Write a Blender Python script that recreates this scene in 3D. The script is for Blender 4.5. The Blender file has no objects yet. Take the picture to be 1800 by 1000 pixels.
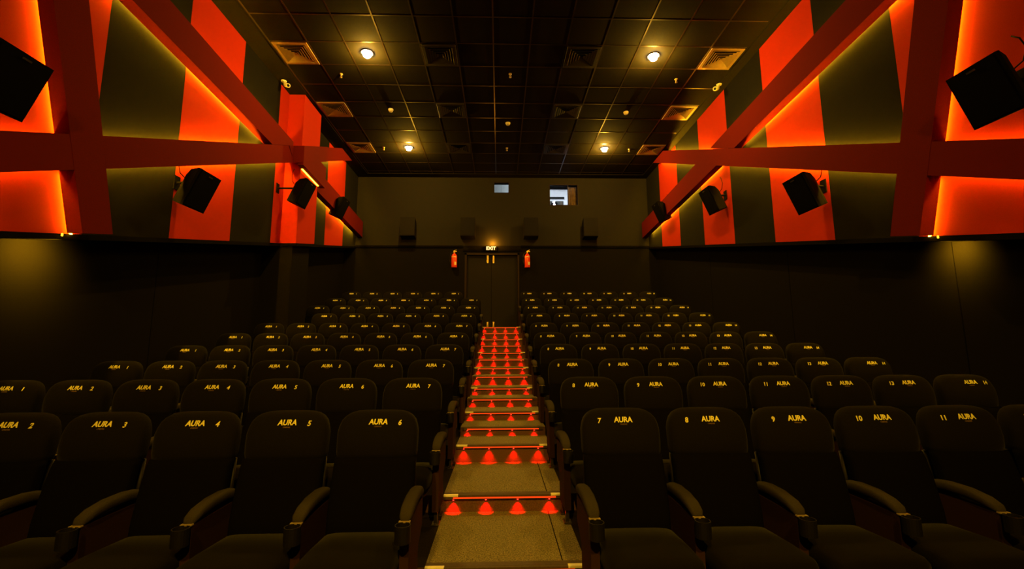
import bpy, math, random
from mathutils import Vector, Matrix

SC = bpy.context.scene
COL = SC.collection
random.seed(7)

# ------------------------------------------------------------------ camera
# Coordinates are metres measured from the photographer's eye: x to the right,
# y towards the back wall, z up.
FPX = 790.0
YAW, PITCH, ROLL = math.radians(1.61), math.radians(7.89), math.radians(-0.247)
fw = Vector((math.sin(YAW) * math.cos(PITCH), math.cos(YAW) * math.cos(PITCH), math.sin(PITCH)))
rt = Vector((math.cos(YAW), -math.sin(YAW), 0))
up = rt.cross(fw)
rt, up = rt * math.cos(ROLL) + up * math.sin(ROLL), up * math.cos(ROLL) - rt * math.sin(ROLL)
cd = bpy.data.cameras.new('camera')
cam = bpy.data.objects.new('camera', cd)
COL.objects.link(cam)
cd.sensor_width = 36
cd.lens = FPX / 1800 * 36
cd.clip_start = 0.05
cam.matrix_world = Matrix(((rt.x, up.x, -fw.x, 0), (rt.y, up.y, -fw.y, 0), (rt.z, up.z, -fw.z, 0), (0, 0, 0, 1)))
SC.camera = cam
SC.view_settings.view_transform = 'Standard'
SC.view_settings.look = 'None'
SC.view_settings.gamma = 1
SC.view_settings.exposure = 0.0
SC.view_settings.use_curve_mapping = False
w = bpy.data.worlds.new('world')
SC.world = w
w.use_nodes = True
w.node_tree.nodes['Background'].inputs[0].default_value = (0.01, 0.007, 0.001, 1)
w.node_tree.nodes['Background'].inputs[1].default_value = 0.0

# light strengths
LAMP_W = 290.0          # watts of each ceiling downlight
LAMP_GLOW = 200.0       # radiance of the bulb face
AMBER = (1.0, 0.50, 0.015)
LED_D, LED_H, LED_V = 170.0, 300.0, 110.0   # radiance of the amber strips behind the wall beams
LEDC = (1.0, 0.50, 0.012)
STEP_LED = 1.3
STEP_SPOT = 14.0


# ------------------------------------------------------------------ materials
def mat(name, col, rough=0.9, spec=0.2, metal=0.0, noise=0.0, nscale=60.0, bump=0.0, sheen=0.0, col2=None):
    m = bpy.data.materials.new(name)
    m.use_nodes = True
    nt = m.node_tree
    b = nt.nodes['Principled BSDF']
    b.inputs['Base Color'].default_value = (*col, 1)
    b.inputs['Roughness'].default_value = rough
    b.inputs['Metallic'].default_value = metal
    b.inputs['Specular IOR Level'].default_value = spec
    if sheen:
        b.inputs['Sheen Weight'].default_value = sheen
        b.inputs['Sheen Roughness'].default_value = 0.35
    if noise or bump:
        tc = nt.nodes.new('ShaderNodeTexCoord')
        n = nt.nodes.new('ShaderNodeTexNoise')
        n.inputs['Scale'].default_value = nscale
        n.inputs['Detail'].default_value = 4
        nt.links.new(tc.outputs['Object'], n.inputs['Vector'])
        if noise:
            r = nt.nodes.new('ShaderNodeValToRGB')
            c2 = col2 or tuple(min(1, c * (1 + noise)) for c in col)
            c1 = tuple(c * (1 - noise) for c in col)
            r.color_ramp.elements[0].position = 0.3
            r.color_ramp.elements[1].position = 0.7
            r.color_ramp.elements[0].color = (*c1, 1)
            r.color_ramp.elements[1].color = (*c2, 1)
            nt.links.new(n.outputs['Fac'], r.inputs[0])
            nt.links.new(r.outputs[0], b.inputs['Base Color'])
        if bump:
            bp = nt.nodes.new('ShaderNodeBump')
            bp.inputs['Strength'].default_value = bump
            bp.inputs['Distance'].default_value = 0.004
            nt.links.new(n.outputs['Fac'], bp.inputs['Height'])
            nt.links.new(bp.outputs[0], b.inputs['Normal'])
    return m


def emit(name, col, s):
    m = bpy.data.materials.new(name)
    m.use_nodes = True
    nt = m.node_tree
    b = nt.nodes['Principled BSDF']
    b.inputs['Base Color'].default_value = (0.02, 0.02, 0.02, 1)
    b.inputs['Emission Color'].default_value = (*col, 1)
    b.inputs['Emission Strength'].default_value = s
    return m


M = dict(
    red=mat('orange_red_wall_fabric', (0.44, 0.022, 0.001), 0.95, 0.1, noise=0.10, nscale=220, bump=0.15),
    dark=mat('charcoal_wall_fabric', (0.0085, 0.0078, 0.0045), 0.95, 0.05, noise=0.18, nscale=220, bump=0.15, sheen=0.04),
    beam=mat('dark_red_carpet_cloth', (0.13, 0.0060, 0.001), 0.95, 0.1, noise=0.22, nscale=260, bump=0.4),
    lower=mat('black_brown_wall_carpet', (0.0075, 0.0065, 0.005), 0.95, 0.05, noise=0.2, nscale=200, bump=0.2),
    back=mat('charcoal_back_wall_cloth', (0.021, 0.019, 0.012), 0.95, 0.1, noise=0.15, nscale=240, bump=0.2),
    trim=mat('black_trim', (0.003, 0.0025, 0.002), 0.9, 0.05, noise=0.2, nscale=30),
    tile=mat('black_ceiling_tile', (0.0145, 0.0125, 0.007), 0.9, 0.05, noise=0.25, nscale=120, bump=0.2),
    tbar=mat('brown_metal_ceiling_grid', (0.055, 0.038, 0.022), 0.32, 0.5, metal=0.6, noise=0.1, nscale=20),
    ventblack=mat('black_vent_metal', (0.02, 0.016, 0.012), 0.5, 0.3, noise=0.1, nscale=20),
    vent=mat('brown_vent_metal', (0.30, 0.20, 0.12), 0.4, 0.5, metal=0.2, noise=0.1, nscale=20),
    ventdark=mat('vent_throat', (0.004, 0.004, 0.004), 0.9, 0.1, noise=0.1),
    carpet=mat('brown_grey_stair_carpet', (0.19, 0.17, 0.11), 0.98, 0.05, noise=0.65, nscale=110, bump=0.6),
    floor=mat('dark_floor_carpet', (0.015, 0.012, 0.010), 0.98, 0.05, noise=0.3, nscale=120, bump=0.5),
    riser=mat('dark_riser_carpet', (0.13, 0.07, 0.055), 0.95, 0.1, noise=0.3, nscale=150, bump=0.4),
    alu=mat('white_nosing_strip', (0.95, 0.95, 0.95), 0.5, 0.5, metal=0.0, noise=0.08, nscale=40),
    nose=mat('dark_rubber_nosing', (0.07, 0.05, 0.04), 0.5, 0.4, noise=0.2, nscale=80),
    seat=mat('black_seat_fabric', (0.0085, 0.0075, 0.005), 0.95, 0.03, noise=0.3, nscale=320, bump=0.5, sheen=0.05),
    seatback=mat('black_seat_back_fabric', (0.0035, 0.003, 0.0022), 0.95, 0.03, noise=0.3, nscale=320, bump=0.5),
    shell=mat('black_plastic_shell', (0.006, 0.0055, 0.005), 0.5, 0.3, noise=0.15, nscale=60),
    pad=mat('armrest_fabric', (0.040, 0.035, 0.024), 0.95, 0.1, noise=0.3, nscale=320, bump=0.5),
    panel=mat('brown_side_panel_fabric', (0.035, 0.016, 0.010), 0.9, 0.1, noise=0.2, nscale=260, bump=0.3),
    metal=mat('dark_steel', (0.10, 0.09, 0.08), 0.35, 0.5, metal=0.8, noise=0.1, nscale=50),
    clip=mat('worn_bright_metal', (0.55, 0.45, 0.32), 0.4, 0.5, metal=0.5, noise=0.1, nscale=50),
    thread=mat('yellow_embroidery', (0.95, 0.90, 0.40), 0.7, 0.3, noise=0.1, nscale=400),
    spk=mat('black_speaker_cabinet', (0.0035, 0.003, 0.0025), 0.8, 0.05, noise=0.2, nscale=60, bump=0.1),
    grille=mat('black_speaker_grille', (0.002, 0.0018, 0.0015), 0.8, 0.05, noise=0.3, nscale=300, bump=0.3),
    spkback=mat('brown_black_speaker_cabinet', (0.010, 0.0085, 0.006), 0.8, 0.1, noise=0.2, nscale=60, bump=0.1),
    white=mat('cream_plastic', (0.75, 0.68, 0.55), 0.4, 0.5, noise=0.04, nscale=20),
    lens=mat('black_glass_lens', (0.004, 0.004, 0.005), 0.1, 0.6, noise=0.1),
    boothwall=mat('white_booth_paint', (0.8, 0.8, 0.82), 0.8, 0.3, noise=0.03, nscale=4),
    boothgrey=mat('grey_booth_panel', (0.30, 0.32, 0.30), 0.7, 0.3, noise=0.1, nscale=6),
    projgrey=mat('dark_grey_projector', (0.06, 0.065, 0.06), 0.6, 0.3, noise=0.1, nscale=6),
    drape=mat('brown_curtain', (0.10, 0.06, 0.03), 0.6, 0.3, noise=0.4, nscale=14, bump=0.3),
    door=mat('dark_door_laminate', (0.014, 0.012, 0.008), 0.75, 0.1, noise=0.15, nscale=90),
    frame=mat('brown_timber_frame', (0.015, 0.007, 0.004), 0.6, 0.15, noise=0.2, nscale=30),
    brass=mat('polished_brass', (0.85, 0.6, 0.25), 0.25, 0.6, metal=0.5, noise=0.05, nscale=30),
    extred=mat('red_extinguisher_paint', (0.75, 0.05, 0.02), 0.3, 0.5, noise=0.04, nscale=20),
    paper=mat('cream_label', (0.8, 0.7, 0.5), 0.7, 0.3, noise=0.1, nscale=60),
    rubber=mat('black_rubber', (0.015, 0.013, 0.012), 0.5, 0.4, noise=0.1, nscale=60),
    led_d=emit('amber_led_strip', LEDC, LED_D),
    led_h=emit('bright_amber_led_strip', LEDC, LED_H),
    led_v=emit('soft_amber_led_strip', LEDC, LED_V),
    led_col=emit('column_amber_led_strip', LEDC, 25.0),
    led_tip=emit('amber_strip_tip', LEDC, 6.0),
    bulb=emit('warm_downlight_lamp', (1.0, 0.75, 0.40), LAMP_GLOW),
    stepled=emit('red_step_led', (1.0, 0.045, 0.004), STEP_LED),
    diode=emit('red_diode', (1.0, 0.02, 0.01), 8.0),
    exit=emit('exit_letters', (1.0, 0.62, 0.22), 2.2),
    tube=emit('booth_tube', (0.85, 0.95, 1.0), 10.0),
    beamlens=emit('projector_beam', (1.0, 0.75, 1.0), 12.0),
)
gl = bpy.data.materials.new('clear_glass')
gl.use_nodes = True
b = gl.node_tree.nodes['Principled BSDF']
b.inputs['Base Color'].default_value = (1, 1, 1, 1)
b.inputs['Roughness'].default_value = 0.02
b.inputs['Transmission Weight'].default_value = 1.0
b.inputs['IOR'].default_value = 1.02
M['glass'] = gl


# ------------------------------------------------------------------ mesh helpers
class MB:
    def __init__(s):
        s.v, s.f, s.mi, s.sm = [], [], [], []

    def add(s, vs, fs, mi=0, smooth=False):
        o = len(s.v)
        s.v += [tuple(v) for v in vs]
        for f in fs:
            s.f.append([o + i for i in f]); s.mi.append(mi); s.sm.append(smooth)
        return s

    def box(s, x0, y0, z0, x1, y1, z1, mi=0, b=0.0):
        if b <= 0:
            vs = [(x, y, z) for z in (z0, z1) for y in (y0, y1) for x in (x0, x1)]
            fs = [(0, 2, 3, 1), (4, 5, 7, 6), (0, 1, 5, 4), (2, 6, 7, 3), (0, 4, 6, 2), (1, 3, 7, 5)]
            return s.add(vs, fs, mi)
        # chamfered box
        c = ((x0 + x1) / 2, (y0 + y1) / 2, (z0 + z1) / 2)
        h = ((x1 - x0) / 2, (y1 - y0) / 2, (z1 - z0) / 2)
        vs, idx = [], {}
        for sx in (-1, 1):
            for sy in (-1, 1):
                for sz in (-1, 1):
                    for ax in range(3):
                        p = [c[0] + sx * (h[0] - b), c[1] + sy * (h[1] - b), c[2] + sz * (h[2] - b)]
                        p[ax] = c[ax] + (sx, sy, sz)[ax] * h[ax]
                        idx[(sx, sy, sz, ax)] = len(vs); vs.append(tuple(p))
        fs = []
        def q(*k):
            f = [idx[i] for i in k]
            a, b_, d = (Vector(vs[f[0]]), Vector(vs[f[1]]), Vector(vs[f[2]]))
            n = (b_ - a).cross(d - a)
            cc = sum((Vector(vs[i]) for i in f), Vector()) / len(f) - Vector(c)
            fs.append(f if n.dot(cc) > 0 else f[::-1])
        for ax in range(3):
            o = [i for i in range(3) if i != ax]
            for sg in (-1, 1):
                k = []
                for (a, b_) in ((-1, -1), (1, -1), (1, 1), (-1, 1)):
                    t = [0, 0, 0]; t[ax] = sg; t[o[0]] = a; t[o[1]] = b_
                    k.append((*t, ax))
                q(*k)
        for a1 in range(3):
            a2 = (a1 + 1) % 3; a3 = (a1 + 2) % 3
            for s1 in (-1, 1):
                for s2 in (-1, 1):
                    k = []
                    for (s3, ax) in ((-1, a1), (1, a1), (1, a2), (-1, a2)):
                        t = [0, 0, 0]; t[a1] = s1; t[a2] = s2; t[a3] = s3
                        k.append((*t, ax))
                    q(*k)
        for sx in (-1, 1):
            for sy in (-1, 1):
                for sz in (-1, 1):
                    q(*[(sx, sy, sz, ax) for ax in range(3)])
        return s.add(vs, fs, mi)

    def prism(s, poly, axis, a, b, mi=0):
        """poly: 2-D outline; axis 'x' -> (y,z) extruded over x, 'z' -> (x,y) over z, 'y' -> (x,z) over y"""
        n = len(poly)
        def P(p, t):
            return {'x': (t, p[0], p[1]), 'y': (p[0], t, p[1]), 'z': (p[0], p[1], t)}[axis]
        vs = [P(p, a) for p in poly] + [P(p, b) for p in poly]
        ar = sum(poly[i][0] * poly[(i + 1) % n][1] - poly[(i + 1) % n][0] * poly[i][1] for i in range(n))
        flip = (ar > 0) != (b > a)
        if axis == 'y':
            flip = not flip
        fs = [list(range(n))[::-1], list(range(n, 2 * n))] + [(i, (i + 1) % n, n + (i + 1) % n, n + i) for i in range(n)]
        if flip:
            fs = [list(f)[::-1] for f in fs]
        return s.add(vs, fs, mi)

    def loft(s, secs, axis='z', n=24, mi=0, smooth=True):
        """secs: (t, cu, cv, a, b, e) superellipse rings along axis"""
        vs = []
        for (t, cu, cv, a, b, e) in secs:
            for k in range(n):
                th = 2 * math.pi * k / n
                c, d = math.cos(th), math.sin(th)
                u = cu + a * math.copysign(abs(c) ** (2 / e), c)
                v = cv + b * math.copysign(abs(d) ** (2 / e), d)
                vs.append({'z': (u, v, t), 'y': (u, t, v), 'x': (t, u, v)}[axis])
        fs = []
        for i in range(len(secs) - 1):
            for k in range(n):
                fs.append((i * n + k, i * n + (k + 1) % n, (i + 1) * n + (k + 1) % n, (i + 1) * n + k))
        fs.append(list(range(n))[::-1])
        fs.append([(len(secs) - 1) * n + k for k in range(n)])
        up_ = secs[-1][0] > secs[0][0]
        if (axis == 'y') == up_:
            fs = [list(f)[::-1] for f in fs]
        return s.add(vs, fs, mi, smooth)

    def tube(s, pts, r, n=8, mi=0):
        pts = [Vector(p) for p in pts]
        vs = []
        for i, p in enumerate(pts):
            d = (pts[min(i + 1, len(pts) - 1)] - pts[max(i - 1, 0)]).normalized()
            a = d.cross(Vector((0, 0, 1)))
            if a.length < 0.1:
                a = d.cross(Vector((1, 0, 0)))
            a.normalize(); b = a.cross(d)
            rr = r[i] if isinstance(r, (list, tuple)) else r
            for k in range(n):
                th = 2 * math.pi * k / n
                vs.append(p + a * rr * math.cos(th) + b * rr * math.sin(th))
        fs = []
        for i in range(len(pts) - 1):
            for k in range(n):
                fs.append((i * n + k, (i + 1) * n + k, (i + 1) * n + (k + 1) % n, i * n + (k + 1) % n))
        fs.append(list(range(n)))
        fs.append([(len(pts) - 1) * n + k for k in range(n)][::-1])
        return s.add(vs, fs, mi, True)

    def ring(s, c, r0, r1, h, n=20, mi=0, axis='z'):
        """hollow ring, c = centre of its lower end"""
        vs = []
        for (r, z) in ((r1, 0), (r1, h), (r0, h), (r0, 0)):
            for k in range(n):
                th = 2 * math.pi * k / n
                vs.append((c[0] + r * math.cos(th), c[1] + r * math.sin(th), c[2] + z))
        fs = []
        for i in range(4):
            j = (i + 1) % 4
            for k in range(n):
                fs.append((i * n + k, i * n + (k + 1) % n, j * n + (k + 1) % n, j * n + k))
        return s.add(vs, fs, mi, False)

    def mesh(s, name, *mats):
        me = bpy.data.meshes.new(name)
        me.from_pydata(s.v, [], s.f)
        for m in mats:
            me.materials.append(M[m])
        me.polygons.foreach_set('material_index', s.mi)
        me.polygons.foreach_set('use_smooth', s.sm)
        me.update()
        return me

    def build(s, name, *mats, parent=None, matrix=None):
        return link(name, s.mesh(name, *mats), parent, matrix)


def link(name, me, parent=None, matrix=None):
    o = bpy.data.objects.new(name, me)
    COL.objects.link(o)
    if matrix is not None:
        o.matrix_world = matrix
    if parent is not None:
        o.parent = parent
    return o


def tag(o, label, cat, group=None, kind=None):
    o['label'] = label
    o['category'] = cat
    if group:
        o['group'] = group
    if kind:
        o['kind'] = kind
    return o


def empty(name, loc, label, cat, group=None, rot=None):
    o = bpy.data.objects.new(name, None)
    COL.objects.link(o)
    o.location = loc
    if rot:
        o.rotation_euler = rot
    o.empty_display_size = 0.1
    return tag(o, label, cat, group)


def struct(o):
    o['kind'] = 'structure'
    return o


def lamp(kind, name, parent, loc, energy, col, size=0.05, spot=None, blend=0.5, direction=(0, 0, -1)):
    d = bpy.data.lights.new(name, kind)
    d.energy = energy
    d.color = col
    if kind in ('POINT', 'SPOT'):
        d.shadow_soft_size = size
    if kind == 'SPOT':
        d.spot_size = spot
        d.spot_blend = blend
    if kind == 'AREA':
        d.size = size
    o = bpy.data.objects.new(name, d)
    COL.objects.link(o)
    o.location = loc
    o.rotation_euler = Vector(direction).to_track_quat('-Z', 'Y').to_euler()
    if parent is not None:
        o.parent = parent
    return o


# ------------------------------------------------------------------ dimensions
CE = 4.97                     # ceiling above the eye
YB = 12.75                    # back wall
YF = -4.0                     # screen end, behind the camera
XL, XR = -4.14, 4.38          # upper side walls
LL, LR = -4.46, 4.58          # lower side walls, set back under the ledge
NOSE = [YF, 2.92, 3.83, 4.86, 5.90, 6.93, 7.96, 9.00, 10.03, 11.08]     # front edge of each row's platform
LEV = [-1.445, -1.31, -1.18, -1.01, -0.82, -0.61, -0.36, -0.11, 0.17, 0.48]
AX0, AX1 = -0.45, 0.53        # the aisle
def zt(y):                    # the rising ledge between upper and lower wall
    return 0.97 + (y - 3.75) * 0.2115

# ------------------------------------------------------------------ floor
fb = MB()
for k in range(10):
    y0 = NOSE[k]; y1 = NOSE[k + 1] if k < 9 else YB + 0.25
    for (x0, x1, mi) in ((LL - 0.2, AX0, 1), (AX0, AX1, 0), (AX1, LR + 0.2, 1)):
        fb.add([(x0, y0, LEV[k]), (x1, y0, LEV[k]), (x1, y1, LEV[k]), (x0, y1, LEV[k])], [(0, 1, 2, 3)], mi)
    if k:
        fb.add([(LL - 0.2, y0, LEV[k - 1]), (LR + 0.2, y0, LEV[k - 1]), (LR + 0.2, y0, LEV[k]), (LL - 0.2, y0, LEV[k])], [(0, 1, 2, 3)], 2)
HALF = [(5.38, -0.92, 3), (6.41, -0.71, 4), (7.45, -0.47, 5), (8.48, -0.225, 6), (9.51, 0.03, 7), (10.55, 0.32, 8)]
for (y, z, k) in HALF:        # the half steps of the aisle
    y1 = NOSE[k + 1]
    fb.add([(AX0, y, z), (AX1, y, z), (AX1, y1, z), (AX0, y1, z)], [(0, 1, 2, 3)], 0)
    fb.add([(AX0, y, LEV[k]), (AX1, y, LEV[k]), (AX1, y, z), (AX0, y, z)], [(0, 1, 2, 3)], 2)
    for x, fl in ((AX0, 0), (AX1, 1)):
        q = [(x, y, LEV[k]), (x, y, z), (x, y1, z), (x, y1, LEV[k])]
        fb.add(q, [(0, 1, 2, 3) if fl == 0 else (3, 2, 1, 0)], 2)
struct(fb.build('floor', 'carpet', 'floor', 'riser'))

# ------------------------------------------------------------------ side walls
STR = [-4.0, -2.75, -1.55, -0.35, 0.85, 2.05, 3.25, 4.46, 5.61, 6.85, 8.05, 9.25, 10.50, 11.70, 12.75]
def stripe(i):                # 1 = red cloth, 0 = charcoal
    return 1 if i % 2 == 0 else 0

def side_wall(name, X, L, sgn, pilaster=False):
    m = MB()
    def quad(p, mi):
        m.add(p, [(0, 1, 2, 3) if sgn > 0 else (3, 2, 1, 0)], mi)
    for i in range(len(STR) - 1):
        y0, y1 = STR[i], STR[i + 1]
        mi = stripe(i)
        quad([(X, y0, zt(y0)), (X, y0, CE), (X, y1, CE), (X, y1, zt(y1))], mi)
    quad([(L, YF, -1.6), (L, YF, zt(YF) - 0.02), (L, YB, zt(YB) - 0.02), (L, YB, -1.6)], 2)
    w0 = struct(m.build(name, 'dark', 'red', 'lower'))
    m = MB()
    if pilaster:              # the boxed column standing out of the left wall
        P, y0, y1 = -3.84, 8.40, 9.22
        quad([(X, y0, zt(y0)), (X, y0, CE), (P, y0, CE), (P, y0, zt(y0))], 1)
        quad([(P, y0, zt(y0)), (P, y0, CE), (P, y1, CE), (P, y1, zt(y1))], 1)
        quad([(P, y1, zt(y1)), (P, y1, CE), (X, y1, CE), (X, y1, zt(y1))], 1)
        Q, y1 = -3.90, 9.14
        zb = -0.4
        quad([(L, y0, zb), (L, y0, zt(y0)), (Q, y0, zt(y0)), (Q, y0, zb)], 2)
        quad([(Q, y0, zb), (Q, y0, zt(y0)), (Q, y1, zt(y1)), (Q, y1, zb)], 2)
        quad([(Q, y1, zb), (Q, y1, zt(y1)), (L, y1, zt(y1)), (L, y1, zb)], 2)
        struct(m.build('wall_column', 'dark', 'red', 'lower'))
    return w0

side_wall('wall_left', XL, LL, 1, True)
side_wall('wall_right', XR, LR, -1)

def ledge(name, X, L, sgn, segs):
    m = MB()
    for (y0, y1, xo) in segs:
        p = [(y0, zt(y0) - 0.055), (y1, zt(y1) - 0.055), (y1, zt(y1)), (y0, zt(y0))]
        m.prism(p, 'x', L - sgn * 0.02, xo)
    return struct(m.build(name, 'trim'))
ledge('trim_1', XL, LL, 1, [(YF, 8.38, XL + 0.02), (8.38, 9.24, -3.81), (9.24, YB, XL + 0.02)])
ledge('trim_2', XR, LR, -1, [(YF, YB, XR - 0.02)])

# faint vertical joints of the lower wall boards
for nm, L, s, ys in (('trim_6', LR, -1, (4.33, 6.9, 9.5)), ('trim_7', LL, 1, (5.9,))):
    m = MB()
    for y in ys:
        m.box(min(L, L + s * 0.003), y - 0.004, -1.3, max(L, L + s * 0.003), y + 0.004, zt(y) - 0.06)
    struct(m.build(nm, 'trim'))

# ------------------------------------------------------------------ back wall, with door and two ports
DX0, DX1, DZ0, DZ1 = -1.00, 0.57, 0.48, 2.68
HOLES = [(DX0, DX1, -1.6, DZ1), (-0.15, 0.27, 4.50, 4.80), (1.49, 2.31, 4.13, 4.74)]
bw = MB()
xs = sorted({LL - 0.2, LR + 0.2} | {h[0] for h in HOLES} | {h[1] for h in HOLES})
zs = sorted({-1.6, 2.90, CE} | {h[2] for h in HOLES} | {h[3] for h in HOLES})
for i in range(len(xs) - 1):
    for j in range(len(zs) - 1):
        cx, cz = (xs[i] + xs[i + 1]) / 2, (zs[j] + zs[j + 1]) / 2
        if any(h[0] < cx < h[1] and h[2] < cz < h[3] for h in HOLES):
            continue
        q = [(xs[i], YB, zs[j]), (xs[i + 1], YB, zs[j]), (xs[i + 1], YB, zs[j + 1]), (xs[i], YB, zs[j + 1])]
        bw.add(q, [(0, 1, 2, 3)], 0 if cz > 2.9 else 1)
for h in HOLES:
    x0, x1, z0, z1 = h
    z0 = max(z0, DZ0)
    d = YB + 0.16
    bw.add([(x0, YB, z0), (x0, YB, z1), (x0, d, z1), (x0, d, z0)], [(0, 1, 2, 3)], 1)
    bw.add([(x1, YB, z0), (x1, YB, z1), (x1, d, z1), (x1, d, z0)], [(3, 2, 1, 0)], 1)
    bw.add([(x0, YB, z1), (x1, YB, z1), (x1, d, z1), (x0, d, z1)], [(0, 1, 2, 3)], 1)
    bw.add([(x0, YB, z0), (x1, YB, z0), (x1, d, z0), (x0, d, z0)], [(3, 2, 1, 0)], 1)
struct(bw.build('wall_back', 'back', 'lower'))
m = MB()
m.box(LL, YB - 0.03, 2.84, -1.05, YB, 2.90)
m.box(0.62, YB - 0.03, 2.84, LR, YB, 2.90)
m.box(-1.05, YB - 0.02, 2.73, 0.62, YB, 2.78)
struct(m.build('trim_3', 'trim'))
m = MB()
m.add([(LL - 0.2, YF, -1.6), (LR + 0.2, YF, -1.6), (LR + 0.2, YF, CE), (LL - 0.2, YF, CE)], [(3, 2, 1, 0)])
struct(m.build('wall_front', 'lower'))

# door: frame, two leaves, four bolts
m = MB()
m.box(DX0, YB - 0.02, DZ0, DX0 + 0.06, YB + 0.12, DZ1)
m.box(DX1 - 0.05, YB - 0.02, DZ0, DX1, YB + 0.12, DZ1)
m.box(DX0, YB - 0.02, DZ1 - 0.05, DX1, YB + 0.12, DZ1)
struct(m.build('trim_4', 'frame'))
mid = -0.235
for nm, x0, x1, bx in (('door_1', DX0 + 0.062, mid - 0.003, -0.34), ('door_2', mid + 0.003, DX1 - 0.052, -0.17)):
    m = MB(); m.box(x0, YB + 0.06, DZ0 + 0.01, x1, YB + 0.105, DZ1 - 0.052, b=0.004)
    d = struct(m.build(nm, 'door'))
    for (za, zb) in ((2.40, 2.62), (0.50, 0.70)):
        m = MB()
        m.box(bx - 0.022, YB + 0.045, za, bx + 0.022, YB + 0.059, zb, b=0.003)
        m.tube([(bx, YB + 0.036, za + 0.02), (bx, YB + 0.036, zb - 0.02)], 0.012)
        m.box(bx - 0.03, YB + 0.028, za + 0.05, bx - 0.005, YB + 0.04, za + 0.07)
        m.build('door_bolt', 'brass', parent=d)

# ------------------------------------------------------------------ projection booth behind the wall
bx0, bx1, by0, by1, bz0, bz1 = -1.4, 4.2, YB + 0.16, 15.6, 3.3, 5.9
def bquad(name, q, mt):
    struct(MB().add(q, [(0, 1, 2, 3)]).build(name, mt))
bquad('wall_booth_back', [(bx0, by1, bz0), (bx1, by1, bz0), (bx1, by1, bz1), (bx0, by1, bz1)], 'boothwall')
bquad('wall_booth_left', [(bx0, by0, bz0), (bx0, by1, bz0), (bx0, by1, bz1), (bx0, by0, bz1)], 'boothwall')
bquad('wall_booth_right', [(bx1, by0, bz1), (bx1, by1, bz1), (bx1, by1, bz0), (bx1, by0, bz0)], 'boothwall')
bquad('floor_booth', [(bx0, by0, bz0), (bx1, by0, bz0), (bx1, by1, bz0), (bx0, by1, bz0)], 'boothwall')
bquad('ceiling_booth', [(bx0, by1, bz1), (bx1, by1, bz1), (bx1, by0, bz1), (bx0, by0, bz1)], 'boothgrey')
m = MB()
m.box(bx0 + .01, 15.52, 5.63, bx1 - .01, 15.58, 5.70)
struct(m.build('trim_8', 'trim'))
m = MB()
m.box(1.70, 15.5, 5.28, 2.33, 15.58, 5.32)
struct(m.build('trim_9', 'trim'))
m = MB(); m.tube([(2.0, 14.0, 5.86), (2.3, 15.2, 5.86)], 0.02)
tag(m.build('tube_light', 'tube'), 'bright white tube light inside the projection booth', 'light')
lamp('AREA', 'booth_light', None, (1.6, 13.25, 5.85), 200, (0.78, 0.88, 1.0), size=1.2)

cb = empty('booth_cabinet', (0.15, 13.75, 3.3), 'pale cabinet seen through the small booth window', 'cabinet')
MB().box(-0.75, 0, 0.0, 0.55, 0.5, 2.2, b=0.01).build('cabinet_body', 'boothgrey', parent=cb)
MB().box(-0.73, -0.02, 0.05, -0.105, 0.0, 2.15, b=0.004).build('cabinet_door', 'boothgrey', parent=cb)
MB().box(-0.095, -0.02, 0.05, 0.53, 0.0, 2.15, b=0.004).build('cabinet_door', 'boothgrey', parent=cb)
pr = empty('projector', (1.72, 13.6, 3.3), 'film projector with a glowing lens behind the larger booth window', 'projector')
m = MB(); m.box(-0.24, -0.25, 0.80, 0.26, 0.75, 1.17, b=0.02); m.build('projector_body', 'projgrey', parent=pr)
m = MB(); m.box(-0.16, 0.0, 0.0, 0.18, 0.5, 0.80); m.build('pedestal', 'spk', parent=pr)
m = MB(); m.tube([(-0.05, -0.26, 0.98), (-0.05, -0.42, 0.98)], [0.10, 0.11], 20); lb = m.build('lens_barrel', 'lens', parent=pr)
m = MB(); m.tube([(-0.05, -0.425, 0.98), (-0.05, -0.43, 0.98)], [0.035, 0.03], 16); m.build('lens_glass', 'beamlens', parent=lb)

# port windows
def port(name, x0, x1, z0, z1, split=None):
    m = MB()
    y0, y1, t = YB - 0.012, YB + 0.02, 0.025
    m.box(x0 - t, y0, z0 - t, x0, y1, z1 + t); m.box(x1, y0, z0 - t, x1 + t, y1, z1 + t)
    m.box(x0, y0, z0 - t, x1, y1, z0); m.box(x0, y0, z1, x1, y1, z1 + t)
    if split:
        m.box(split - 0.012, YB, z0, split + 0.012, YB + 0.05, z1)
    o = struct(m.build(name, 'frame'))
    m = MB(); m.box(x0, YB + 0.06, z0, split or x1, YB + 0.066, z1)
    m.build('pane', 'glass', parent=o)
port('window_1', -0.15, 0.27, 4.50, 4.80)
port('window_2', 1.49, 2.31, 4.13, 4.74, 2.03)
m = MB()
n = 26
pts = []
for i in range(n + 1):
    x = 2.05 + (2.36 - 2.05) * i / n
    pts.append((x, YB + 0.20 + 0.022 * math.sin(i * 1.55)))
vs = [(x, y, 4.05) for x, y in pts] + [(x, y, 4.85) for x, y in pts]
vs += [(x, y + 0.006, 4.05) for x, y in pts] + [(x, y + 0.006, 4.85) for x, y in pts]
N = n + 1
m.add(vs, [(i, i + 1, N + i + 1, N + i) for i in range(n)] + [(2 * N + i + 1, 2 * N + i, 3 * N + i, 3 * N + i + 1) for i in range(n)], 0, True)
tag(m.build('curtain', 'drape'), 'brown curtain drawn across the right part of the booth window', 'curtain')

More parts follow.
